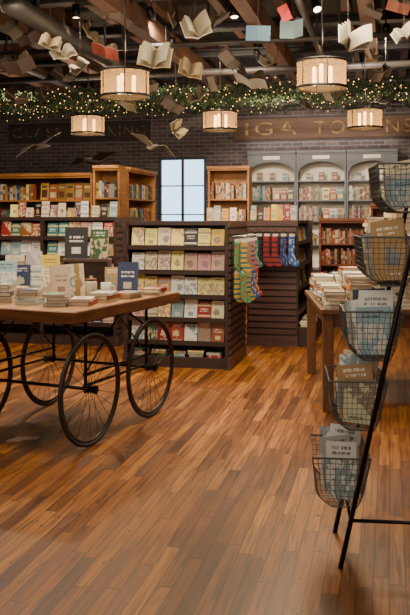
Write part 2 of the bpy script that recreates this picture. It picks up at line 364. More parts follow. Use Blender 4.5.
def standing(x,y,z,rz,w,t,h,key,label,group=None,tilt=.12,base=None):
    m=T(x,y,z)@R(rz,'Z')
    if base is not None: m=base@m
    return book(m@R(-tilt,'X')@T(0,0,t*math.sin(tilt)+.0004),w,t,h,key,label,group)
def flat(x,y,z,rz,w,t,h,key,label,group=None,base=None):
    m=T(x,y,z)@R(rz,'Z')@T(0,-h/2,t)@R(-PI/2,'X')
    if base is not None: m=base@m
    return book(m,w,t,h,key,label,group)
def stack(x,y,z,n,where,group,rz0=0,size=(.15,.22),tt=(.018,.034),pal=None,base=None):
    z+=.0006
    for i in range(n):
        t=random.uniform(*tt); nmk=random.choice(pal or WARM)
        pos='topmost' if i==n-1 else ('bottom' if i==0 else ordn(i)+' up')
        rz=rz0+random.choice((0,PI,0))+random.uniform(-.16,.16)
        flat(x+random.uniform(-.008,.008),y+random.uniform(-.008,.008),z,rz,size[0]*random.uniform(.86,1),t,size[1]*random.uniform(.86,1),(nmk,RL()),'%s book, %s in %s'%(nmk,pos,where),group,base)
        z+=t+.0008
    return z
SB=MB(); SBC=[]
def sbox(X,a,b,cols):
    SB.box(a,b,0,X)
    for k in range(6): SBC.append(cols[k] if isinstance(cols,list) else cols)
def jit(c): k=random.uniform(.5,1.15); return (min(1,c[0]*k*random.uniform(.9,1.1)),min(1,c[1]*k),min(1,c[2]*k*random.uniform(.9,1.1)),1)
PG=lin('cbbd9f')
def spines(base,x0,x1,z,y,hmax,pal=ANY,tw=(.022,.05),dep=.15,skip=.05):
    x=x0; z+=.0008
    while True:
        t=random.uniform(*tw)
        if x+t>x1: break
        if random.random()<skip: x+=t*1.2; continue
        nmk=random.choice(pal); h=hmax*random.uniform(.72,.98); d=dep*random.uniform(.9,1); c=jit(PC[nmk][0]); ac=jit(PC[nmk][1]); yy=y+random.uniform(0,.015)
        sbox(base,(x,yy,z),(x+t,yy+d,z+h),[c,PG,c,c,c,c])
        f=random.uniform(.15,.6); sbox(base,(x+t*.12,yy-.001,z+h*f),(x+t*.88,yy+.001,z+h*(f+random.uniform(.08,.25))),ac)
        x+=t+.0015
def farface(base,x0,x1,z,y,n,h,pal=WARM):
    step=(x1-x0)/n; z+=.0008
    for i in range(n):
        nmk=random.choice(pal); hh=h*random.uniform(.85,1); ww=min(step*.9,hh*.68); t=.02; c=jit(PC[nmk][0]); ac=jit(PC[nmk][1])
        X=base@T(x0+step*(i+.5),y,z)@R(-.12,'X')
        sbox(X,(-ww/2,0,.003),(ww/2,t,hh),[c,PG,c,PG,c,c]); sbox(X,(-ww*.36,-.001,hh*.15),(ww*.36,.001,hh*random.uniform(.4,.6)),ac); sbox(X,(-ww*.36,-.001,hh*.72),(ww*.3,.001,hh*.82),PC['black'][0] if c[1]>.2 else PC['cream'][0])
def faceout(base,x0,x1,z,y,n,h,where,group,pal=WARM,tilt=.14,miss=.0,w=None):
    step=(x1-x0)/n; j=0
    for i in range(n):
        if random.random()<miss: continue
        nmk=random.choice(pal); hh=h*random.uniform(.84,1); ww=min(step*.95,(w or hh*.7)*random.uniform(.9,1.06)); t=random.uniform(.015,.03)
        standing(x0+step*(i+.5),y,z,random.uniform(-.04,.04),ww,t,hh,(nmk,RL()),'%s book facing out, %s from left, %s'%(nmk,ordn(j),where),group,tilt,base); j+=1
# ---------------------------------------------------------------- bookcases
def bookcase(name,label,x,y,rot,w,d,h,shelves,mt,inner=None,top=None,arch=None,t=.03,cornice=.04):
    o=thing(name,label,'bookcase',(x,y,0),rot); top=top or mt; inner=inner or mt
    for sx in (-1,1):
        a,b=sorted((sx*w/2,sx*(w/2-t))); MB().box((a,0,0),(b,d,h)).build('side_panel',mt,o)
    MB().box((-w/2+t,d-.02,.0),(w/2-t,d,h)).build('back_panel',inner,o)
    MB().box((-w/2-cornice/2,-.04,h+.0005),(w/2+cornice/2,d,h+.05)).box((-w/2-cornice/4,-.02,h-.03),(w/2+cornice/4,-.0005,h)).build('cornice',top,o,bevel=.006)
    MB().box((-w/2+t,.02,0),(w/2-t,.04,.09)).build('plinth',mt,o)
    for z in shelves: MB().box((-w/2+t,.005,z-.025),(w/2-t,d-.02,z)).build('shelf',mt,o)
    if arch:
        b=MB(); n=16; x0,x1=-w/2+t,w/2-t; zs,rise=arch
        pts=[(x0+(x1-x0)*i/n, zs+rise*math.sqrt(max(0,1-((i/n)*2-1)**2))) for i in range(n+1)]
        for i in range(n):
            (xa,za),(xb,zb)=pts[i],pts[i+1]; b.prism([(xa,za),(xb,zb),(xb,h-.031),(xa,h-.031)],.0,.03)
        b.build('arch_panel',mt,o)
        MB().box((-.16,-.012,h-.115),(.16,-.0005,h-.045)).build('name_plate',M['cream'],o)
    return o
def mat_of(o):
    return Matrix.Translation(o.location)@o.rotation_euler.to_matrix().to_4x4()
ax0,ax1=onY(247,15.2),onY(398,15.2); aw=(ax1-ax0)/3
for i in range(3):
    o=bookcase('arched_bookcase','%s grey arched bookcase against the brick wall below the brown sign'%{0:'leftmost',1:'middle',2:'rightmost'}[i],ax0+aw*(i+.5),15.22,0,aw-.01,.34,2.68,[.1,.5,.95,1.4,1.79,2.16],M['grey_case'],M['cream'],M['grey_case'],arch=(2.3,.22),cornice=0)
    o['group']='arched bookcases'; b=mat_of(o); hw=aw/2-.05
    for z,hm in ((.95,.26),(1.4,.29),(1.79,.28)):
        if z==1.79 or i==1: spines(b,-hw,.0,z,.04,hm); farface(b,.02,hw,z,.09,3,.24,ANY)
        else: spines(b,-hw,hw,z,.04,hm)
    farface(b,-hw+.05,hw-.05,2.16,.12,3,.18,['white','tan','brick red','pale blue'])
x0,x1=onY(319,12.4),onY(368,12.4); w_=x1-x0
o=bookcase('low_bookcase','low cherry wood bookcase of red spines behind the right table',(x0+x1)/2,12.4,0,w_,.32,1.4,[.1,.42,.74,1.06],M['cherry'],M['cherry'],M['cherry'],cornice=0); b=mat_of(o)
for z in (1.06,.74,.42,.1): spines(b,-w_/2+.035,w_/2-.035,z,.03,.25,['brick red','brick red','orange','tan','cream','black','dusty pink'],(.02,.04))
x2=onY(425,12.2)
w_=x2-x1-.06
o=bookcase('tall_bookcase','dark bookcase of mixed books behind the wire rack',x1+.04+w_/2,12.3,0,w_,.32,1.62,[.1,.45,.8,1.18],M['cherry'],M['cherry'],cornice=0); b=mat_of(o)
for z in (1.18,.8,.45): spines(b,-w_/2+.035,w_/2-.035,z,.03,.27)
x0,x1=onY(208,13.6),onY(249,13.6); w_=x1-x0
o=bookcase('oak_bookcase','narrow oak bookcase just right of the window',(x0+x1)/2,13.6,0,w_,.34,2.3,[.1,.5,.95,1.36,1.78],M['oak'],M['oak']); b=mat_of(o)
for z,hm in ((1.78,.3),(1.36,.27)): spines(b,-w_/2+.035,w_/2-.035,z,.04,hm,['mustard yellow','tan','orange','brick red','cream','white'],(.02,.04))
x0,x1=onY(-10,12.0),onY(92,12.0); w_=x1-x0
o=bookcase('oak_bookcase','wide oak bookcase at the far left behind the gondolas',(x0+x1)/2,12.0,0,w_,.36,2.12,[.1,.5,.95,1.35,1.74],M['oak'],M['espresso_in'],M['oak'],cornice=0); b=mat_of(o)
spines(b,-w_/2+.035,-.1,1.74,.04,.27)
farface(b,-.05,w_/2-.05,1.74,.1,6,.3,['mustard yellow','orange','white','pale yellow','brick red'])
spines(b,-w_/2+.035,w_/2-.035,1.35,.04,.27)
bx0,bx1=onY(95,11.6),onY(122,11.6); w_=bx1-bx0
o=bookcase('oak_bookcase','narrow oak end bookcase with bright cornice left of the window',(bx0+bx1)/2,11.5,0,w_-.01,.34,2.2,[.1,.5,.95,1.36,1.76],M['oak'],M['oak'],cornice=0); b=mat_of(o)
for z in (1.76,1.36): spines(b,-w_/2+.04,w_/2-.04,z,.04,.27)
o=bookcase('oak_bookcase','oak bookcase seen from its side, facing the window aisle',bx1,12.65,PI/2,1.5,.34,2.2,[.1,.5,.95,1.36,1.76],M['oak'],M['oak'],cornice=0); b=mat_of(o)
for z in (1.76,1.36): spines(b,-.7,.7,z,.04,.27,ANY,(.04,.06))
# ---------------------------------------------------------------- gondolas
def gondola(label,x,y,rot,w,d,h,shelves,both=True,dep=.27,divs=()):
    o=thing('gondola_shelf',label,'display shelf',(x,y,0),rot)
    for sx in (-1,1):
        a,b=sorted((sx*w/2,sx*(w/2-.03))); p=MB().box((a,0,0),(b,d,h)).build('end_panel',M['espresso'],o)
        sl=MB(); zz=.14
        while zz<h-.07:
            a,b=sorted((sx*w/2,sx*(w/2+.014))); sl.box((a,.02,zz),(b,d-.02,zz+.05)); zz+=.072
        a,b=sorted((sx*w/2,sx*(w/2+.018))); sl.box((a,0,h-.06),(b,d,h)).box((a,0,0),(b,d,.12))
        sl.build('slat_facing',M['slat'],o)
    MB().box((-w/2+.03,d/2-.015,.1),(w/2-.03,d/2+.015,h-.04)).build('center_panel',M['espresso_in'],o)
    MB().box((-w/2+.03,0.01,0),(w/2-.03,d-.01,.1)).build('base_plinth',M['espresso'],o)
    MB().box((-w/2+.03,0.06,h-.04),(w/2-.03,d-.06,h)).build('top_board',M['espresso'],o)
    for dx in divs: MB().box((dx-.015,.02,.1),(dx+.015,d/2-.015,h-.04)).build('divider',M['espresso'],o)
    xs=[-w/2+.03]+[v for dx in divs for v in (dx-.015,dx+.015)]+[w/2-.03]
    for z in shelves:
        for k in range(0,len(xs),2):
            MB().box((xs[k],d/2-.015-dep,z-.02),(xs[k+1],d/2-.015,z)).box((xs[k],d/2-.027-dep,z-.025),(xs[k+1],d/2-.015-dep,z+.02)).build('shelf',M['espresso'],o)
            if both: MB().box((xs[k],d/2+.015,z-.02),(xs[k+1],d/2+.015+dep,z)).build('shelf',M['espresso'],o)
    return o
G1Y=7.484; g1r=-1.503; g1l=onY(124,G1Y); w1=g1r-g1l; D1=.92
go=gondola('central dark wood gondola with six rows of face-out books',(g1r+g1l)/2,G1Y,0,w1,D1,1.42,[.24,.465,.69,.925,1.165],dep=.40); b=mat_of(go)
rows=[(1.165,'top shelf'),(.925,'second shelf'),(.69,'third shelf'),(.465,'fourth shelf'),(.24,'fifth shelf')]
pals=[['cream','pale yellow','white','charcoal','pale yellow','cream','mustard yellow'],['pale yellow','mustard yellow','cream','orange','white','dusty pink'],['orange','tan','pale yellow','pale yellow','dusty pink','dark green','white'],['brick red','cream','orange','white','pale yellow','pale blue','dusty pink'],['brick red','dark green','white','pale yellow','white','tan']]
for (z,r),pl in zip(rows,pals):
    faceout(b,-w1/2+.05,w1/2-.05,z,.07,7,.205,r+' of central gondola','face-out books on the central gondola',pl,.16,w=.132)
for i in range(5):
    stack(-w1/2+.15+i*.185,.13,.10,random.randint(2,3),'bottom shelf pile %s from left, central gondola'%ordn(i),'flat books on the base of the central gondola',PI/2,(.12,.16),(.018,.026),None,b)
for i,(px,nmk,hh) in enumerate(((210,'tan',.13),(217,'grey',.15),(225,'mustard yellow',.12),(233,'cream',.13))):
    x,y=at(px,7.9); standing(x,y,1.4205,TH*.5,.065,.02,hh,(nmk,i%NLAY),'small %s book atop the central gondola, %s from left'%(nmk,ordn(i)),'books on top of the central gondola',.15)
GAY=8.55; xa,xb=onY(-30,GAY),onY(116,GAY); wA=xb-xa
ga=gondola('long dark gondola of face-out books behind the wheeled cart',(xa+xb)/2,GAY,0,wA,.9,1.46,[.24,.5,.76,1.0,1.22],dep=.39,divs=(-.01,)); b=mat_of(ga)
for (z,r),pl in zip([(1.22,'top shelf'),(1.0,'second shelf'),(.76,'third shelf'),(.5,'fourth shelf'),(.24,'bottom shelf')],[['brick red','brick red','dusty pink','dark green'],['white','pale blue','cream'],['white','cream','pale blue','mustard yellow'],['cream','white','pale blue'],['white','cream','dark green']]):
    faceout(b,-wA/2+.05+.3,-.04,z,.07,4,.2,r+', left bay of long gondola','face-out books on the long left gondola',pl,.15)
    faceout(b,.03,wA/2-.05,z,.07,6,.2,r+', right bay of long gondola','face-out books on the long left gondola',ANY,.15)
for i in range(13):
    nmk=random.choice(WARM); standing(-wA/2+.35+i*.105,.4+random.uniform(-.06,.06),1.4605,random.uniform(-.2,.2),.09,.02,random.uniform(.10,.19),(nmk,RL()),'small %s book atop the long left gondola, %s from left'%(nmk,ordn(i)),'books on top of the long left gondola',.15,b)
G2Y=9.005; g2l,g2r=-1.587,-1.005; L2=1.75; dep2=g2r-g2l
gb=gondola('dark slatted gondola end carrying hanging socks',g2r,G2Y+L2/2,PI/2,L2,dep2,1.42,[.35,.62,.89,1.16],dep=.25)
b=mat_of(gb)
MB().box((-L2/2+.02,-.16,.0),(L2/2-.02,-.001,.22)).build('base_shelf',M['espresso'],gb,bevel=.004)
for i in range(5): stack(-L2/2+.14+i*.26,-.08,.2205,random.randint(2,4),'pile %s along the base of the sock gondola'%ordn(i),'flat books on the aisle side base',PI/2,(.13,.19),(.02,.03),None,b)
for z,r in ((1.16,'top shelf'),(.89,'second shelf'),(.62,'third shelf')):
    faceout(b,-L2/2+.05,L2/2-.05,z,.07,6,.2,r+', aisle side of sock gondola','face-out books on the aisle side of the sock gondola',WARM,.15)
for i in range(7):
    nmk=random.choice(['black','teal','tan','mustard yellow','grey','brick red']); x=g2l+.05+i*.078
    standing(x,G2Y+.12+.05*(i%2),1.4205,random.uniform(-.2,.2),.068,.02,random.uniform(.10,.19),(nmk,RL()),'small %s book atop the sock gondola, %s from left'%(nmk,ordn(i)),'books on top of the sock gondola',.15)
# ---------------------------------------------------------------- socks
def sock_mesh(mt,k):
    pts=[(-.03,0),(.03,0),(.029,-.12*k),(.031,-.19*k),(.044,-.225*k),(.074,-.25*k),(.09,-.275*k),(.086,-.3*k),(.06,-.312*k),(.01,-.305*k),(-.024,-.275*k),(-.035,-.22*k),(-.029,-.1*k)]
    b=MB(); b.prism(pts,-.007,.007); return b.mesh('sock_body',mt)
sockdefs=[('teal and cream dotted','2f6e66','aca68c',7,1),('red and cream dotted','963a2e','bcae94',7,1),('yellow and teal striped','b4923a','2a6062',6,0),('green and red dotted','4f8a58','96382c',7,1),
 ('black and pink dotted','1a181a','9c4460',7,1),('dark red','7a2226','3a161c',6,0),('navy and grey striped','1c2340','5c6276',6,0),('black','161516','2c2929',9,0),('purple and blue dotted','30244a','3a629c',7,1),('grey and orange striped','767472','a0602e',6,0),('blue dotted','264f90','a0acb8',7,1),('pink and red striped','a0646e','702a32',6,0)]
SMS=[(d[0],stripe_mat('sock_'+d[0].replace(' ','_'),d[1],d[2],d[3],d[4]),plain('cuff_'+d[0].replace(' ','_'),d[1],.9)) for d in sockdefs]
def socks(x,y,z,rz,i,where,group,k=1.0):
    nmk,mt,cf=SMS[i]
    o=thing('sock_pair','%s socks %s'%(nmk,where),'socks',(x,y,z),rz,group)
    me=sock_mesh(mt,k)
    for dy in (-.009,.009):
        c=bpy.data.objects.new('sock',me); COL.objects.link(c); c.parent=o; c.location=(dy*.4,dy,-.05)
    MB().box((-.033,-.018,-.08),(.033,.018,-.052)).build('cuff',cf,o,bevel=.003)
    MB().box((-.026,-.002,-.05),(.026,.002,-.022)).build('header_card',M['card'],o)
    MB().tube([(0,0,-.024),(0,0,.008)],.003,5).build('hook',M['cloth'],o)
def peg(p0,p1,label,group):
    o=thing('display_peg',label,'peg',p0,0,group)
    d=Vector(p1)-Vector(p0); MB().tube([(0,0,0),d,d+Vector((0,0,.02))],.004,6).build('peg_rod',M['cloth'],o)
seq=[3,2,0,9,3,11,2,0,2,3,0,2,3,10,9,1]
for tier,zt in ((0,1.27),(1,.97)):
    for k,yy in enumerate((7.58,7.80,8.02,8.24)):
        xo=g1r+.02
        peg((xo-.003,yy,zt+.005),(xo+.14,yy,zt+.005),'%s metal peg, %s from the aisle, central gondola end'%(['upper','lower'][tier],ordn(k)),'pegs on the central gondola end')
        for q,dx in enumerate((.05,.115)):
            socks(xo+dx,yy,zt,.75+random.uniform(-.15,.15),seq[(k*2+q+tier*8)%16],'on %s row, %s peg from aisle, %s'%(['upper','lower'][tier],ordn(k),['inner','outer'][q]),'socks on the central gondola end',.92)
for k in range(6):
    x=g2l+.06+k*.093
    peg((x,G2Y-.013,1.30),(x,G2Y-.16,1.30),'metal peg, %s from left, sock gondola front'%ordn(k),'pegs on the sock gondola')
    for q,dy in enumerate((.06,.13)):
        socks(x,G2Y-dy,1.296,.2+random.uniform(-.3,.3),[7,4,6,7,4,5,8,5,4,8,7,10][k*2+q],'on sock gondola front, peg %s from left, %s'%(ordn(k),['behind','in front'][q]),'socks on the sock gondola',1.08)
# ---------------------------------------------------------------- cart
CL,CW,CH=1.45,.95,.88
crot=-math.atan2(.1909,.982)
p0=Vector(cam2w(-.80,4.85)+(0,)); Rm=Matrix.Rotation(crot,3,'Z')
co=p0-Rm@Vector((CW/2,-CL/2,0))
cart=thing('wheeled_cart_table','large wooden display cart on four black spoked wheels','cart table',tuple(co),crot)
top=MB()
for k in range(6):
    a=-CW/2+k*CW/6; top.box((a+.001,-CL/2,CH-.055),(a+CW/6-.001,CL/2,CH))
top.build('tabletop',M['cart_wood'],cart,bevel=.004)
ed=MB().box((CW/2,-CL/2-.012,CH-.075),(CW/2+.012,CL/2+.012,CH-.004)).box((-CW/2-.012,-CL/2-.012,CH-.075),(-CW/2,CL/2+.012,CH-.004)).box((-CW/2,-CL/2-.012,CH-.075),(CW/2,-CL/2,CH-.004)).box((-CW/2,CL/2,CH-.075),(CW/2,CL/2+.012,CH-.004))
ed.build('table_edge',M['cart_edge'],cart,bevel=.003)
sub=MB(); xr=CW/2-.07
for sx in (-1,1): sub.box((sx*xr-.014,-CL/2+.06,CH-.095),(sx*xr+.014,CL/2-.06,CH-.056))
for yy in (-CL/2+.12,0,CL/2-.12): sub.box((-xr-.01,yy-.012,CH-.09),(xr+.01,yy+.012,CH-.058))
sub.build('subframe',M['iron'],cart)
wy=(-CL/2+.25,-CL/2+1.07); hz=.36; wxr=CW/2-.03
fr=MB()
for yy in wy:
    fr.tube([(-wxr,yy,hz),(wxr,yy,hz)],.011,8)
    for sx in (-1,1):
        fr.tube([(sx*xr,yy,hz),(sx*xr,yy,CH-.09)],.011,8)
        fr.tube([(sx*xr,yy,hz+.3),(sx*(xr-.1),yy,CH-.16),(sx*(xr-.2),yy,CH-.09)],.008,6)
for sx in (-1,1):
    for z in (hz+.02,hz+.09): fr.tube([(sx*xr,wy[0]-.02,z),(sx*xr,wy[1]+.02,z)],.010,8)
    fr.tube([(sx*xr,wy[0],hz+.1),(sx*xr,(wy[0]+wy[1])/2,CH-.1),(sx*xr,wy[1],hz+.1)],.006,6)
fr.build('axle_frame',M['iron'],cart,True)
def ring(r,n=48,x=0): return [(x,r*math.cos(2*PI*i/n),r*math.sin(2*PI*i/n)) for i in range(n)]
ty=MB().tube(ring(.346),.0135,8,closed=True).mesh('tyre',M['tyre']); rimm=MB().tube(ring(.325),.009,8,closed=True).mesh('rim',M['rim'])
ty.polygons.foreach_set('use_smooth',[True]*len(ty.polygons)); rimm.polygons.foreach_set('use_smooth',[True]*len(rimm.polygons))
hub=MB().tube([(-.045,0,0),(-.04,0,0),(-.02,0,0),(.02,0,0),(.04,0,0),(.045,0,0)],[.012,.03,.022,.022,.03,.012],14).mesh('hub',M['iron'])
spk=MB().tube([(-.018,.0,.02),(0,0,.32)],.0018,5).mesh('spoke',M['rim'])
for sx in (-1,1):
    for yy in wy:
        wo=bpy.data.objects.new('wheel',ty); COL.objects.link(wo); wo.parent=cart; wo.location=(sx*wxr,yy,hz)
        for nm_,me in (('rim',rimm),('hub',hub)):
            q=bpy.data.objects.new(nm_,me); COL.objects.link(q); q.parent=wo
        for k in range(24):
            q=bpy.data.objects.new('spoke',spk); COL.objects.link(q); q.parent=wo; q.rotation_euler=(2*PI*k/24,0,0)
            if k%2: q.scale=(-1,1,1)
ZT=CH+.001
def cs(px,Z,w,h,key,label,rz=0,z=ZT,t=.022,tilt=.2,grp='books standing on the cart'):
    x,y=at(px,Z); return standing(x,y,z,TH+rz,w,t,h,key,label,grp,tilt)
cs(5,5.9,.16,.25,('pale blue',1),'pale blue book standing at the left edge of the cart',.1)
cs(21,6.12,.13,.21,('navy blue',0),'navy book standing behind the pale blue one on the cart',.1)
cs(35,6.15,.13,.2,('white',2),'white banded book standing on the cart beside a navy one',-.1)
cs(49,5.95,.12,.19,('cream',1),'cream picture book standing left of the paperback fan on the cart',.15)
for i in range(4):
    cs(62+i*5,5.62+.06*i,.15,.235,(['cream','white','tan','cream'][i],[3,1,3,0][i]),'%s paperback, %s from left in the leaning fan on the cart'%(['cream','white','tan','pale cream'][i],ordn(i)),.75,tilt=.12,t=.018)
rx,ry=at(87,6.36); rs=thing('display_riser','small dark wooden riser box on the cart holding two books','display stand',(rx,ry,ZT),TH)
MB().box((-.19,-.07,.225),(.19,.07,.245)).build('riser_top',M['espresso_in'],rs)
MB().box((-.19,-.07,0),(-.17,.07,.225)).build('side_panel',M['espresso_in'],rs); MB().box((.17,-.07,0),(.19,.07,.225)).build('side_panel',M['espresso_in'],rs)
MB().box((-.17,.05,0),(.17,.065,.225)).build('back_panel',M['espresso_in'],rs)
cs(76,6.33,.18,.25,('charcoal',3),'black book with white lettering on the riser box',.05,ZT+.246,tilt=.15)
cs(98,6.33,.15,.23,('dark green',1),'dark green picture book on the riser box beside the black one',-.25,ZT+.246,tilt=.15)
cs(127,6.0,.155,.235,('navy blue',3),'dark navy book standing alone near the right end of the cart',-.1)
cs(112,6.12,.11,.19,('tan',1),'tan picture book standing behind the jar on the cart',.1)
cs(14,6.42,.15,.27,('cream',2),'tall cream banded book at the back left of the cart',.1)
cs(50,6.45,.15,.27,('mustard yellow',0),'mustard book at the back of the cart',.1)
cs(32,6.48,.13,.3,('grey',4),'tall grey book at the back of the cart',-.05)
jx,jy=at(91,5.80); j=thing('candle_jar','tan ceramic candle jar with lid on the cart','jar',(jx,jy,ZT))
MB().lathe([(0,0),(.04,0),(.044,.01),(.044,.1),(.038,.115),(0,.115)],20).build('jar_body',M['cup'],j,True)
MB().lathe([(0,.1155),(.04,.1155),(.04,.13),(.012,.135),(.012,.15),(0,.152)],20).build('jar_lid',M['cart_edge'],j,True)
jx,jy=at(106,5.82); j=thing('coffee_mug','white handled mug beside the candle jar on the cart','mug',(jx,jy,ZT))
MB().lathe([(0,0),(.032,0),(.037,.01),(.038,.1),(.034,.1),(.033,.012),(0,.01)],20).build('mug_body',M['card'],j,True)
MB().tube([(.036,0,.08),(.06,0,.075),(.065,0,.05),(.055,0,.025),(.036,0,.02)],.005,6).build('handle',M['card'],j,True)
for i,(px,Z,n,rz,wh) in enumerate(((4,5.48,5,.1,'far left pile on the cart'),(31,5.36,4,-.1,'second pile from left on the cart'),(57,5.22,4,.1,'third pile from left on the cart'),(83,5.26,2,-.1,'pile at the near corner of the cart'),(105,5.5,3,-.25,'pile below the mug on the cart'),(129,5.72,2,-.3,'pile before the navy book on the cart'),(153,6.0,2,-.3,'pile nearest the right end of the cart'),(17,5.77,3,.0,'pile behind the far left pile on the cart'))):
    x,y=at(px,Z); stack(x,y,ZT,n,wh,'books piled on the cart',TH+rz,(.15,.21),(.012,.03),['cream','white','pale blue','dark green','tan','navy blue','brick red'])
# ---------------------------------------------------------------- right table
tx,ty_=cam2w(.86,5.95); trot=TH-.05
TWD,TDP,THT=1.3,1.6,.77
tab=thing('wooden_table','brown wooden table piled with books at the right','table',(tx,ty_,0),trot)
MB().box((0,0,THT-.04),(TWD,TDP,THT)).build('tabletop',M['dark_table'],tab,bevel=.005)
MB().box((.05,.05,THT-.14),(TWD-.05,.07,THT-.041)).box((.05,TDP-.07,THT-.14),(TWD-.05,TDP-.05,THT-.041)).box((.05,.07,THT-.14),(.07,TDP-.07,THT-.041)).box((TWD-.07,.07,THT-.14),(TWD-.05,TDP-.07,THT-.041)).build('apron',M['dark_table'],tab)
for lx in (.02,TWD-.1):
    for ly in (.02,TDP-.1): MB().box((lx,ly,0),(lx+.08,ly+.08,THT-.041)).build('leg',M['dark_table'],tab,bevel=.004)
tb=mat_of(tab)
PT=['cream','white','tan','cream','pale blue','orange','brick red','white','black','white']
cnt=[5,8,5,8,6,8,6,7,6,6]
for ri,ly in enumerate((.16,.43,.72,1.02,1.35)):
    for ci,lx in enumerate((.12,.30)):
        stack(lx,ly,THT+.001,cnt[ri*2+ci],'%s table pile, row %s from front'%(['left hand','second'][ci],ordn(ri)),'books piled on the right table',0,(.165,.24),(.014,.042),PT,tb)
rb=thing('display_riser','tall dark wooden riser in the middle of the right table','display stand',tuple(tb@Vector((.72,.95,THT+.001))),trot)
rw,rd,rh=.28,.55,.34
MB().box((-rw,-rd,rh),(rw,rd,rh+.025)).build('riser_top',M['cherry'],rb)
for a in ((-rw,-rd),(rw-.03,-rd),(-rw,rd-.03),(rw-.03,rd-.03)): MB().box((a[0],a[1],0),(a[0]+.03,a[1]+.03,rh)).build('leg',M['cherry'],rb)
MB().box((-rw+.03,-rd+.005,rh-.06),(rw-.03,-rd+.02,rh)).build('apron',M['cherry'],rb)
for ri,ly in enumerate((.54,.80,)):
    for ci,lx in enumerate((.53,.71,.89)):
        stack(lx,ly,THT+.001+rh+.026,[7,10,12,10,12,13][ri*3+ci],'riser pile, row %s column %s'%(ordn(ri),ordn(ci)),'books piled on the riser of the right table',0,(.155,.23),(.024,.044),['cream','tan','white','tan','cream','cream','black'],tb)
for ci,lx in enumerate((.50,.69,.88)):
    stack(lx,.14,THT+.001,random.randint(8,10),'front pile before the riser, column %s'%ordn(ci),'books piled on the right table',0,(.165,.24),(.022,.038),PT,tb)
# ---------------------------------------------------------------- wire rack
fx,fy=cam2w(.56,3.31)
rack=thing('wire_basket_rack','tall black metal A-frame rack with five wire baskets','display rack',(fx,fy,0),TH-.10)
RW=.38; HT=1.8; LE=.39
def xp(z): return LE*z/HT
for yy in (0,RW):
    MB().tube([(0,yy,0),(LE,yy,HT)],.0105,8).build('front_post',M['iron'],rack,True)
    MB().tube([(.82,yy,0),(LE+.02,yy,HT)],.0105,8).build('rear_post',M['iron'],rack,True)
MB().tube([(xp(.2),0,.2),(.82-(.82-LE-.02)*.2/HT,0,.2)],.008,8).build('spreader_bar',M['iron'],rack,True)
for z in (.2,.9,1.78): MB().tube([(xp(z),0,z),(xp(z),RW,z)],.007,8).build('cross_rung',M['iron'],rack,True)
MB().tube([(LE+.01,0,HT),(LE+.01,RW,HT)],.012,8).build('top_bar',M['iron'],rack,True)
rb_=mat_of(rack)
BZ=[(.25,'bottom'),(.57,'second lowest'),(.86,'middle'),(1.17,'second highest'),(1.475,'top')]
BP=[['white','cream','grey','white','grey'],['cream','white','tan','white','grey'],['pale blue','grey','white','navy blue','white'],['tan','white','grey','cream','pale blue'],['pale blue','white','grey','tan','cream']]
for bi,(z0,bn) in enumerate(BZ):
    y0,y1=.013,RW-.013; hb=.2; x=xp(z0)+.02
    def xf(v): return x-.105-.062*math.sin(min(1,v*2.8)*PI/2)**.85 -.02*v
    def xb(v): return x-.005+.045*v+.012*math.sin(min(1,v*4)*PI/2)
    def zz(v): return z0+hb*v
    VS=[0,.01,.03,.07,.13,.2,.28,.4,.6,.8,1.0]; r=.0012
    bk=MB(); NY=16
    for i in range(NY+1):
        y=y0+(y1-y0)*i/NY
        bk.tube([(xb(v),y,zz(v)) for v in (1,.5,.25,.1,0)]+[(xf(v),y,zz(v)) for v in VS],r,4)
    for v in [k/9 for k in range(10)]:
        for xx in (xf(v),xb(v)): bk.tube([(xx,y0,zz(v)),(xx,y1,zz(v))],r,4)
        for yy in (y0,y1): bk.tube([(xf(v),yy,zz(v)),(xb(v),yy,zz(v))],r,4)
    for u in [k/10 for k in range(1,10)]:
        for yy in (y0,y1): bk.tube([(xf(v)*(1-u)+xb(v)*u,yy,zz(v)) for v in VS],r,4)
        xx=xf(0)*(1-u)+xb(0)*u; bk.tube([(xx,y0,z0),(xx,y1,z0)],r,4)
    mesh_=bk.build('wire_basket',M['wire'],rack)
    MB().tube([(xf(1),y0,zz(1)),(xf(1),y1,zz(1)),(xb(1),y1,zz(1)),(xb(1),y0,zz(1))],.004,6,closed=True).build('basket_rim',M['wire'],mesh_)
    for yy in (y0,y1): MB().tube([(xf(v),yy,zz(v)) for v in reversed(VS)]+[(xb(v),yy,zz(v)) for v in (0,.1,.25,.5,1)],.0028,6).build('end_hoop',M['wire'],mesh_)
    for k in range([7,7,7,7,4][bi]):
        nmk=BP[bi][(k*2)%5]; t=[.010,.006,.014][k%3]; ww=.145+.02*(k%2)
        yy=.045+k*.044
        ang=-.5+.05*k+random.uniform(-.2,.15)
        m=rb_@T(x-.066,yy,z0+.016+.008*(k%3))@R(ang,'Z')@R(random.uniform(-.16,.1)-.08,'Y')@R(-.2-.035*k,'X')@T(0,0,.004)
        book(m,ww,t,(.225 if bi<4 else .17)+random.uniform(-.05,.035),(nmk,[1,4,1,0,1,4,1][(k+bi)%7]),'%s booklet, %s from the camera side, %s wire basket'%(nmk,ordn(k),bn),'booklets in the wire rack','booklet')
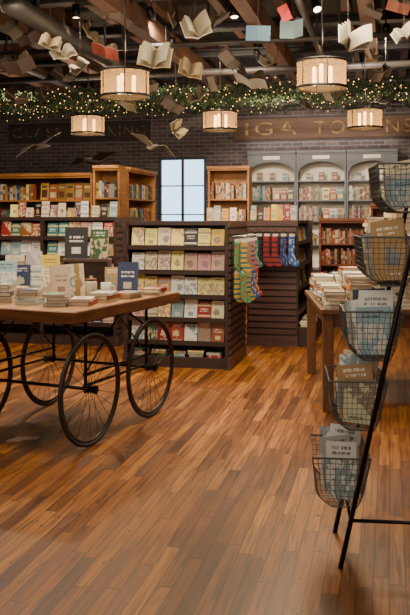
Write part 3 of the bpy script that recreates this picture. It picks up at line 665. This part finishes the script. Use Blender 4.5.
# ---------------------------------------------------------------- pendants
def pendant(px,py,Z,label):
    x,y=at(px,Z); zc=zat(py,Z); h=.25; r=.24
    o=thing('pendant_lamp',label,'pendant lamp',(x,y,zc-h/2),TH,'drum pendant lamps')
    MB().lathe([(r,.0),(r,h)],36).build('lamp_shade',M['shade'],o,True)
    fr=MB()
    for q in (0,h): fr.lathe([(r*1.0,q-.012),(r*1.03,q-.012),(r*1.03,q+.012),(r*1.0,q+.012)],36)
    for k in range(6):
        a=2*PI*k/6+.6; fr.tube([(r*1.015*math.cos(a),r*1.015*math.sin(a),0),(r*1.015*math.cos(a),r*1.015*math.sin(a),h)],.006,6)
    for k in range(3):
        a=PI*k/3; fr.tube([(-r*math.cos(a),-r*math.sin(a),h),(r*math.cos(a),r*math.sin(a),h)],.006,6)
    fr.build('shade_frame',M['iron'],o,True)
    for k in range(3):
        a=2*PI/3*k+.3; MB().lathe([(0,0),(.018,0),(.02,.02),(.02,.17),(.014,.18),(0,.18)],12,X=T(.09*math.cos(a),.09*math.sin(a),.035)).build('lamp_bulb',M['lampbulb'],o,True)
    top_=ZC-(zc-h/2)
    MB().tube([(0,0,h-.02),(0,0,top_-.02)],.008,8).build('stem',M['iron'],o,True)
    MB().lathe([(0,top_-.03),(.06,top_-.03),(.065,top_),(0,top_)],16).build('ceiling_canopy',M['iron'],o,True)
    l=bpy.data.lights.new('pendant_light','POINT'); l.energy=26; l.color=(1,.72,.44); l.shadow_soft_size=.1
    lo=bpy.data.objects.new('pendant_light',l); COL.objects.link(lo); lo.location=(0,0,-.14); lo.parent=o
    l=bpy.data.lights.new('pendant_uplight','POINT'); l.energy=15; l.color=(1,.72,.44); l.shadow_soft_size=.06
    lo=bpy.data.objects.new('pendant_uplight',l); COL.objects.link(lo); lo.location=(.1,0,h+.2); lo.parent=o
pendant(125,84,8.0,'large glowing drum pendant at upper left, nearest row')
pendant(322,75,7.7,'large glowing drum pendant at upper right, nearest row')
pendant(88,125,11.8,'small distant drum pendant above the left oak bookcases')
pendant(220,121,11.4,'small distant drum pendant above the sock gondolas')
pendant(365,119,11.1,'small distant drum pendant before the brown wall sign')
# ---------------------------------------------------------------- track lights
def spot(px,py,Z,label,target,e=90):
    x,y=at(px,Z); z=zat(py,Z)
    o=thing('track_spotlight',label,'spotlight',(x,y,z),0,'ceiling spotlights')
    d=(Vector(target)-Vector((x,y,z))).normalized(); X=d.to_track_quat('-Z','Y').to_matrix().to_4x4()
    MB().lathe([(0,.09),(.042,.085),(.05,.0),(.054,-.08),(.048,-.08),(.043,-.065)],14,X=X).build('lamp_head',M['iron'],o,True)
    MB().lathe([(0,-.06),(.043,-.06)],14,X=X).build('lens',M['lens'],o)
    MB().tube([(0,0,.05),(0,0,ZC-z)],.008,6).build('mount_rod',M['iron'],o,True)
    l=bpy.data.lights.new('spot_beam','SPOT'); l.energy=e; l.color=(1,.82,.62); l.spot_size=1.3; l.spot_blend=.8; l.shadow_soft_size=.05
    lo=bpy.data.objects.new('spot_beam',l); COL.objects.link(lo); lo.parent=o; lo.rotation_euler=X.to_euler(); lo.location=d*.11
spot(128,4,9.3,'black ceiling spotlight at the top left of centre',(-4.5,11.8,1.4),180)
spot(151,14,9.8,'black ceiling spotlight right of the topmost one',(-3,13.4,1.5),180)
spot(12,62,10.9,'black ceiling spotlight at the far left',(-5.6,12,1.5),180)
spot(208,25,10.2,'black ceiling spotlight above the centre',(-2.2,15,1.9),330)
spot(258,55,11.5,'black ceiling spotlight between the two large pendants',(-1.2,15,2.0),330)
spot(386,30,10.0,'black ceiling spotlight near the right duct',(-.3,15,2.0),330)
spot(76,12,9.3,'black ceiling spotlight among hanging books at upper left',(-3.4,8.4,.9),120)
spot(316,6,8.8,'black ceiling spotlight above the right large pendant',(.3,6.6,1.0),170)
spot(234,12,9.0,'black ceiling spotlight near the top, right of centre',(-1.2,7.6,.3),150)
spot(172,44,10.9,'small black ceiling spotlight left of centre',(-3.4,12,1.5),120)
spot(36,8,9.4,'black ceiling spotlight near the top left corner',(-2.6,6.4,.9),140)
# ---------------------------------------------------------------- hanging books
def wingmesh(mb,w,h,up,curve,t,inset,z0=0,asym=1.0):
    n=6
    for sx in (-1,1):
        vs=[];fs=[]; uu=up*(asym if sx>0 else 1)
        for i in range(n+1):
            u=i/n; x=sx*u*w; z=z0+uu*u+curve*math.sin(PI*u)
            tt=t*(1-.3*u)
            for y in (-h/2+inset,h/2-inset):
                vs.append((x,y,z)); vs.append((x,y,z+tt))
        for i in range(n):
            a=i*4; c=(i+1)*4
            for f in ((a,c,c+2,a+2),(a+1,a+3,c+3,c+1),(a,a+1,c+1,c),(a+2,c+2,c+3,a+3)): fs.append(f)
        fs.append((0,2,3,1)); e=n*4; fs.append((e,e+1,e+3,e+2))
        mb.add(vs,fs,0)
PGM=[plain('hanging_pages_%s'%n_,h_,.8,0,.2,12) for n_,h_ in (('ivory','8c826c'),('tan','74664a'),('grey','6e6964'),('brown','564a3a'))]
def hang(px,py,Z,wpx,colr,rx,ry,rz,label):
    x,y=at(px,Z); z=zat(py,Z); w=wpx/F*Z/2*.88; h=w*random.uniform(1.0,1.5)
    o=thing('hanging_book',label,'hanging book',(x,y,z),0,'open books hanging from the ceiling')
    up=random.uniform(.0,.5)*w; cv=random.uniform(.0,.14)*w; asy=random.uniform(-.2,1.8)
    rx+=random.uniform(-.25,.25); rz+=random.uniform(-.3,.3)
    X=(R(TH+rz,'Z')@R(ry,'Y')@R(rx,'X'))
    a=MB(); wingmesh(a,w,h,up,cv,.003,0,0,asy); oc=a.build('cover',plain('hang_cover',colr,.7,0,.12,8),o); oc.rotation_euler=X.to_euler()
    pm=PGM[0] if int(colr[:2],16)>0xb0 else (PGM[2] if int(colr[4:],16)>int(colr[:2],16) else (PGM[1] if int(colr[:2],16)>0x85 else PGM[3]))
    a=MB(); wingmesh(a,w*.95,h,up,cv,.007,.005,.0035,asy)
    for fk in (1,2,3): wingmesh(a,w*(.93-.05*fk),h,up+fk*.22*w,cv+.06*w*fk,.0015,.006,.006,asy*.5+.5)
    op=a.build('pages',pm,o); op.rotation_euler=X.to_euler()
    MB().tube([(0,0,.01),(0,0,ZC-z)],.0014,4).build('string',M['string'],o)
HB=[(50,44,8.2,24,'a4967c',1.15,.35,.3,'beige open book hanging among others at upper left'),
(64,55,8.4,28,'b8ad94',.7,-.45,.1,'cream open book hanging right of a beige one at upper left'),
(105,53,8.3,32,'6e2e22',-.5,.3,-.3,'rust covered open book hanging above the left large pendant'),
(155,59,7.8,38,'b8a67c',1.25,.15,.2,'big tan open book hanging right of the left large pendant'),
(195,31,8.0,32,'b8b3a6',1.0,-.2,.1,'pale open book hanging high near the centre'),
(190,71,8.6,28,'a08a5e',1.2,.2,-.1,'tan open book hanging below the pale central one'),
(258,33,7.9,28,'344f60',-1.35,.05,.0,'slate blue open book hanging at upper centre right'),
(293,30,8.2,28,'60787e',-1.25,-.1,.1,'pale blue-grey open book hanging beside a slate one'),
(285,13,8.0,18,'9a1e1a',-1.2,1.1,.3,'small bright red open book hanging near the top edge'),
(348,43,7.0,36,'c2bbaa',1.15,.25,.1,'large off-white open book hanging right of the right large pendant'),
(404,34,7.2,28,'b8b09a',1.1,-.5,.2,'cream open book hanging at the right edge'),
(398,8,7.6,26,'5c2c1e',-.5,.3,.1,'brown open book hanging in the top right corner'),
(250,85,9.4,38,'84796a',-.35,.15,-.3,'grey-tan open book hanging left of the right large pendant'),
(3,10,8.4,20,'bab4a8',1.0,.8,.4,'off-white open book hanging in the top left corner'),
(30,40,9.4,26,'564a42',-.4,-.5,.3,'brown open book hanging between the corner and the beige one'),
(125,107,9.8,26,'887a5e',-.5,.3,-.5,'tan open book hanging just under the left large pendant'),
(172,108,10.0,26,'5a4e44',-.4,.4,.5,'brown open book hanging left of the central small pendant'),
(198,99,9.6,22,'84755a',.6,-.5,.3,'beige open book hanging above the central small pendant'),
(176,130,11.5,20,'a09884',1.1,1.0,.3,'off-white open book hanging above the window'),
(62,80,9.9,28,'423a34',-.4,.3,.4,'dark open book hanging left of the left large pendant'),
(20,68,9.0,34,'483d36',-.35,-.3,.2,'dark brown open book hanging at the left edge'),
(230,62,9.5,26,'60554a',-.4,.4,.6,'brown open book hanging near the centre'),
(330,101,9.6,24,'786d58',.4,.3,.4,'beige open book hanging below the right large pendant'),
(15,102,9.6,26,'665b4e',-.4,.3,.4,'taupe open book hanging above the left wall sign'),
(88,34,9.0,24,'887a62',.8,.6,.5,'cream open book hanging above the rust covered one'),
(382,78,9.0,28,'6c6052',-.5,-.4,.3,'taupe open book hanging above the right small pendant'),
(138,32,9.2,22,'4c4038',-.4,.5,.3,'small brown open book hanging at the top left of centre'),
(222,20,8.8,22,'4e4640',-.5,-.6,.2,'small dark open book hanging left of the slate one'),
(304,108,11.6,22,'5a4e40',.4,.4,.2,'small brown open book hanging before the wall sign'),
(150,90,9.4,22,'564e44',-.5,-.4,.5,'small taupe open book hanging right of the left large pendant'),
(110,14,8.9,22,'645a4e',-.5,.3,.3,'small taupe open book hanging at the top near the left spotlight'),
(268,62,9.0,20,'746850',.6,-.5,.3,'small tan open book hanging below the slate one'),
(372,14,8.2,22,'463a32',-.5,.4,.2,'small brown open book hanging left of the top right corner'),
(40,96,10.2,20,'5c5246',.4,1.0,.6,'narrow tilted taupe book hanging before the left wall sign'),
(212,84,9.8,18,'6a5f50',-.3,1.1,.8,'narrow tilted brown book hanging right of the tan central one'),
(12,30,8.8,22,'5e5446',-.6,.9,.7,'steeply tilted brown book hanging below the top left corner'),
(170,20,8.6,20,'6e6454',.5,1.1,.5,'steeply tilted taupe book hanging high left of the pale central one'),
(80,68,9.3,22,'7c705c',.7,-.8,.4,'tilted tan book hanging between the cream book and left large pendant'),
(370,58,8.6,20,'70654f',.6,.8,.5,'tilted tan book hanging below the large off-white one')]
for a in HB: hang(*a)
def bird(px,py,Z,wpx,mt,rz,ry,label):
    x,y=at(px,Z); z=zat(py,Z); w=wpx/F*Z/2
    o=thing('hanging_bird',label,'hanging ornament',(x,y,z),TH+rz,'bird ornaments hanging on strings')
    a=MB(); a.tube([(0,-.28,.0),(0,-.19,.0),(0,-.02,-.015),(0,.12,0),(0,.24,.02)],[.005,.03,.042,.028,.006],10); a.add([(-.08,.35,.02),(.08,.35,.02),(0,.18,.012)],[(0,1,2)])
    a.build('body',mt,o,True)
    for sx in (-1,1):
        b=MB(); pts=[(0,-.1,.01),(sx*w*.45,-.14,.08+.12*ry*sx),(sx*w,-.03,.02+.34*ry*sx),(sx*w*.5,.04,.04+.12*ry*sx),(0,.09,.005)]
        b.add(pts+[(p[0],p[1],p[2]+.006) for p in pts],[(0,1,2,3,4),(9,8,7,6,5)]+[(i,(i+1)%5,(i+1)%5+5,i+5) for i in range(5)]); b.build('wing',mt,o)
    MB().tube([(0,0,.02),(0,0,ZC-z)],.0014,4).build('string',M['string'],o)
birdm=plain('bird_paint','756a5e',.7); birdd=plain('bird_dark_paint','191615',.6)
bird(37,147,10.9,58,birdm,.9,.6,'taupe bird ornament with spread wings hanging above the oak bookcase')
bird(95,161,11.0,62,birdd,-.5,.25,'dark bird ornament with long wings hanging above the end bookcase')
bird(152,147,11.7,48,birdm,.4,-.5,'taupe bird ornament hanging left of the window top')
bird(385,100,9.9,36,M['steel'],.2,.3,'dark bird ornament hanging near the right edge')
# ---------------------------------------------------------------- garlands
bm_=MB().lathe([(0,-.007),(.005,-.005),(.0065,0),(.005,.005),(0,.007)],8).mesh('light_bulb',M['bulb'])
def garland(Y,z0,sag,per,nb,label,ns=.11):
    x0,x1=onY(-12,Y),onY(425,Y); W=x1-x0
    o=thing('light_garland',label,'string lights',(x0,Y,z0),0,'lit garlands')
    f=lambda x:-sag*math.sin(PI*((x/per)%1.0))
    pts=[(W*i/80,0,f(W*i/80)) for i in range(81)]
    MB().tube(pts,.005,5).build('wire',M['steel'],o)
    lf=MB()
    for i in range(2000):
        x=random.uniform(0,W); a=random.uniform(0,2*PI); rr=random.uniform(.0,.105)
        c=Vector((x,rr*math.cos(a),f(x)+rr*math.sin(a))); d=Vector((random.uniform(-1,1),random.uniform(-1,1),random.uniform(-1,1))).normalized(); e=d.orthogonal().normalized()
        s1,s2=.038,.010; lf.add([c-d*s1,c+e*s2,c+d*s1,c-e*s2],[(0,1,2,3)])
    fo=lf.build('foliage',M['leaf'],o); fo['kind']='stuff'
    for i in range(nb):
        x=W*(i+random.random())/nb
        q=bpy.data.objects.new('light_bulb',bm_); COL.objects.link(q); q.parent=o; q.location=(x,random.uniform(-.11,-.03),f(x)+random.uniform(-ns,ns))
    k=0
    while k*per<=W:
        MB().tube([(k*per,0,0),(k*per,0,ZC-z0)],.003,5).build('hanger',M['steel'],o); k+=1
garland(9.9,3.03,.04,1.25,90,'lit leafy garland nearest, strung below the first steel beam')
garland(10.55,3.2,.04,1.4,90,'lit leafy garland second from the front')
garland(12.2,3.30,.05,1.3,95,'lit leafy garland third from the front')
garland(13.0,3.50,.05,1.7,95,'lit leafy garland fourth from the front')
garland(13.8,3.42,.06,1.5,95,'lit leafy garland fifth from the front')
garland(14.7,3.66,.06,1.5,95,'lit leafy garland furthest back near the brick wall')
me=SB.mesh('books',attr_mat()); ca=me.color_attributes.new('col','FLOAT_COLOR','CORNER')
buf=[]
for p,c in zip(me.polygons,SBC): buf+=list(c)*p.loop_total
ca.data.foreach_set('color',buf)
o=bpy.data.objects.new('books',me); COL.objects.link(o); o['kind']='stuff'; o['label']='small distant books filling the bookcases along the back of the shop'; o['category']='books'
# ---------------------------------------------------------------- lighting
w=bpy.data.worlds.new('world'); SC.world=w; w.use_nodes=True
bg=w.node_tree.nodes['Background']; bg.inputs[0].default_value=(.45,.75,1,1); bg.inputs[1].default_value=2.8
def area(x,y,z,sx,sy,e,col,rot=(0,0,0)):  # area lamps added to light the room, no fixtures behind them
    l=bpy.data.lights.new('fill_area','AREA'); l.shape='RECTANGLE'; l.size=sx; l.size_y=sy; l.energy=e; l.color=col
    o=bpy.data.objects.new('fill_light',l); COL.objects.link(o); o.location=(x,y,z); o.rotation_euler=rot
area(-.8,2.6,3.65,3,2,20,(1,.84,.62))  # added soft fill at ceiling height, standing in for lamp rows out of view
area(-2.4,4.6,3.65,2.0,.8,110,(1,.84,.62),(math.radians(42),0,0))  # added fill tilted back to brighten the gondola fronts
area(-.6,7.0,3.65,1.4,1.0,115,(1,.82,.60))
area(-3.4,6.8,3.65,1.4,1.2,45,(1,.82,.60))
area(-1.2,-2.4,2.4,6,3,82,(1,.89,.76),(math.radians(82),0,0))  # added front fill behind the camera, facing into the room
area(-5.3,12.2,2.3,2.2,.3,28,(1,.84,.66),(PI,0,0))  # added fill facing up from the oak case top, brightens the ceiling
area(-1.3,15.3,2.78,2.8,.3,16,(1,.86,.72),(PI,0,0))  # added upward fill over the arched cases, grazes the brick
area(-1.6,8.6,1.9,2.5,1.5,20,(1,.84,.66),(PI,0,0))  # added upward fill above the gondolas, no lamp there
# ---------------------------------------------------------------- camera
cd=bpy.data.cameras.new('camera'); cam=bpy.data.objects.new('camera',cd); COL.objects.link(cam)
cam.location=(0,0,H); cam.rotation_euler=(PI/2,0,TH); cd.sensor_fit='VERTICAL'; cd.sensor_height=36; cd.lens=F/615*36; cd.shift_y=-(307.5-HY)/615; cd.clip_end=100
SC.camera=cam
SC.view_settings.view_transform='AgX'
SC.view_settings.exposure=0.6
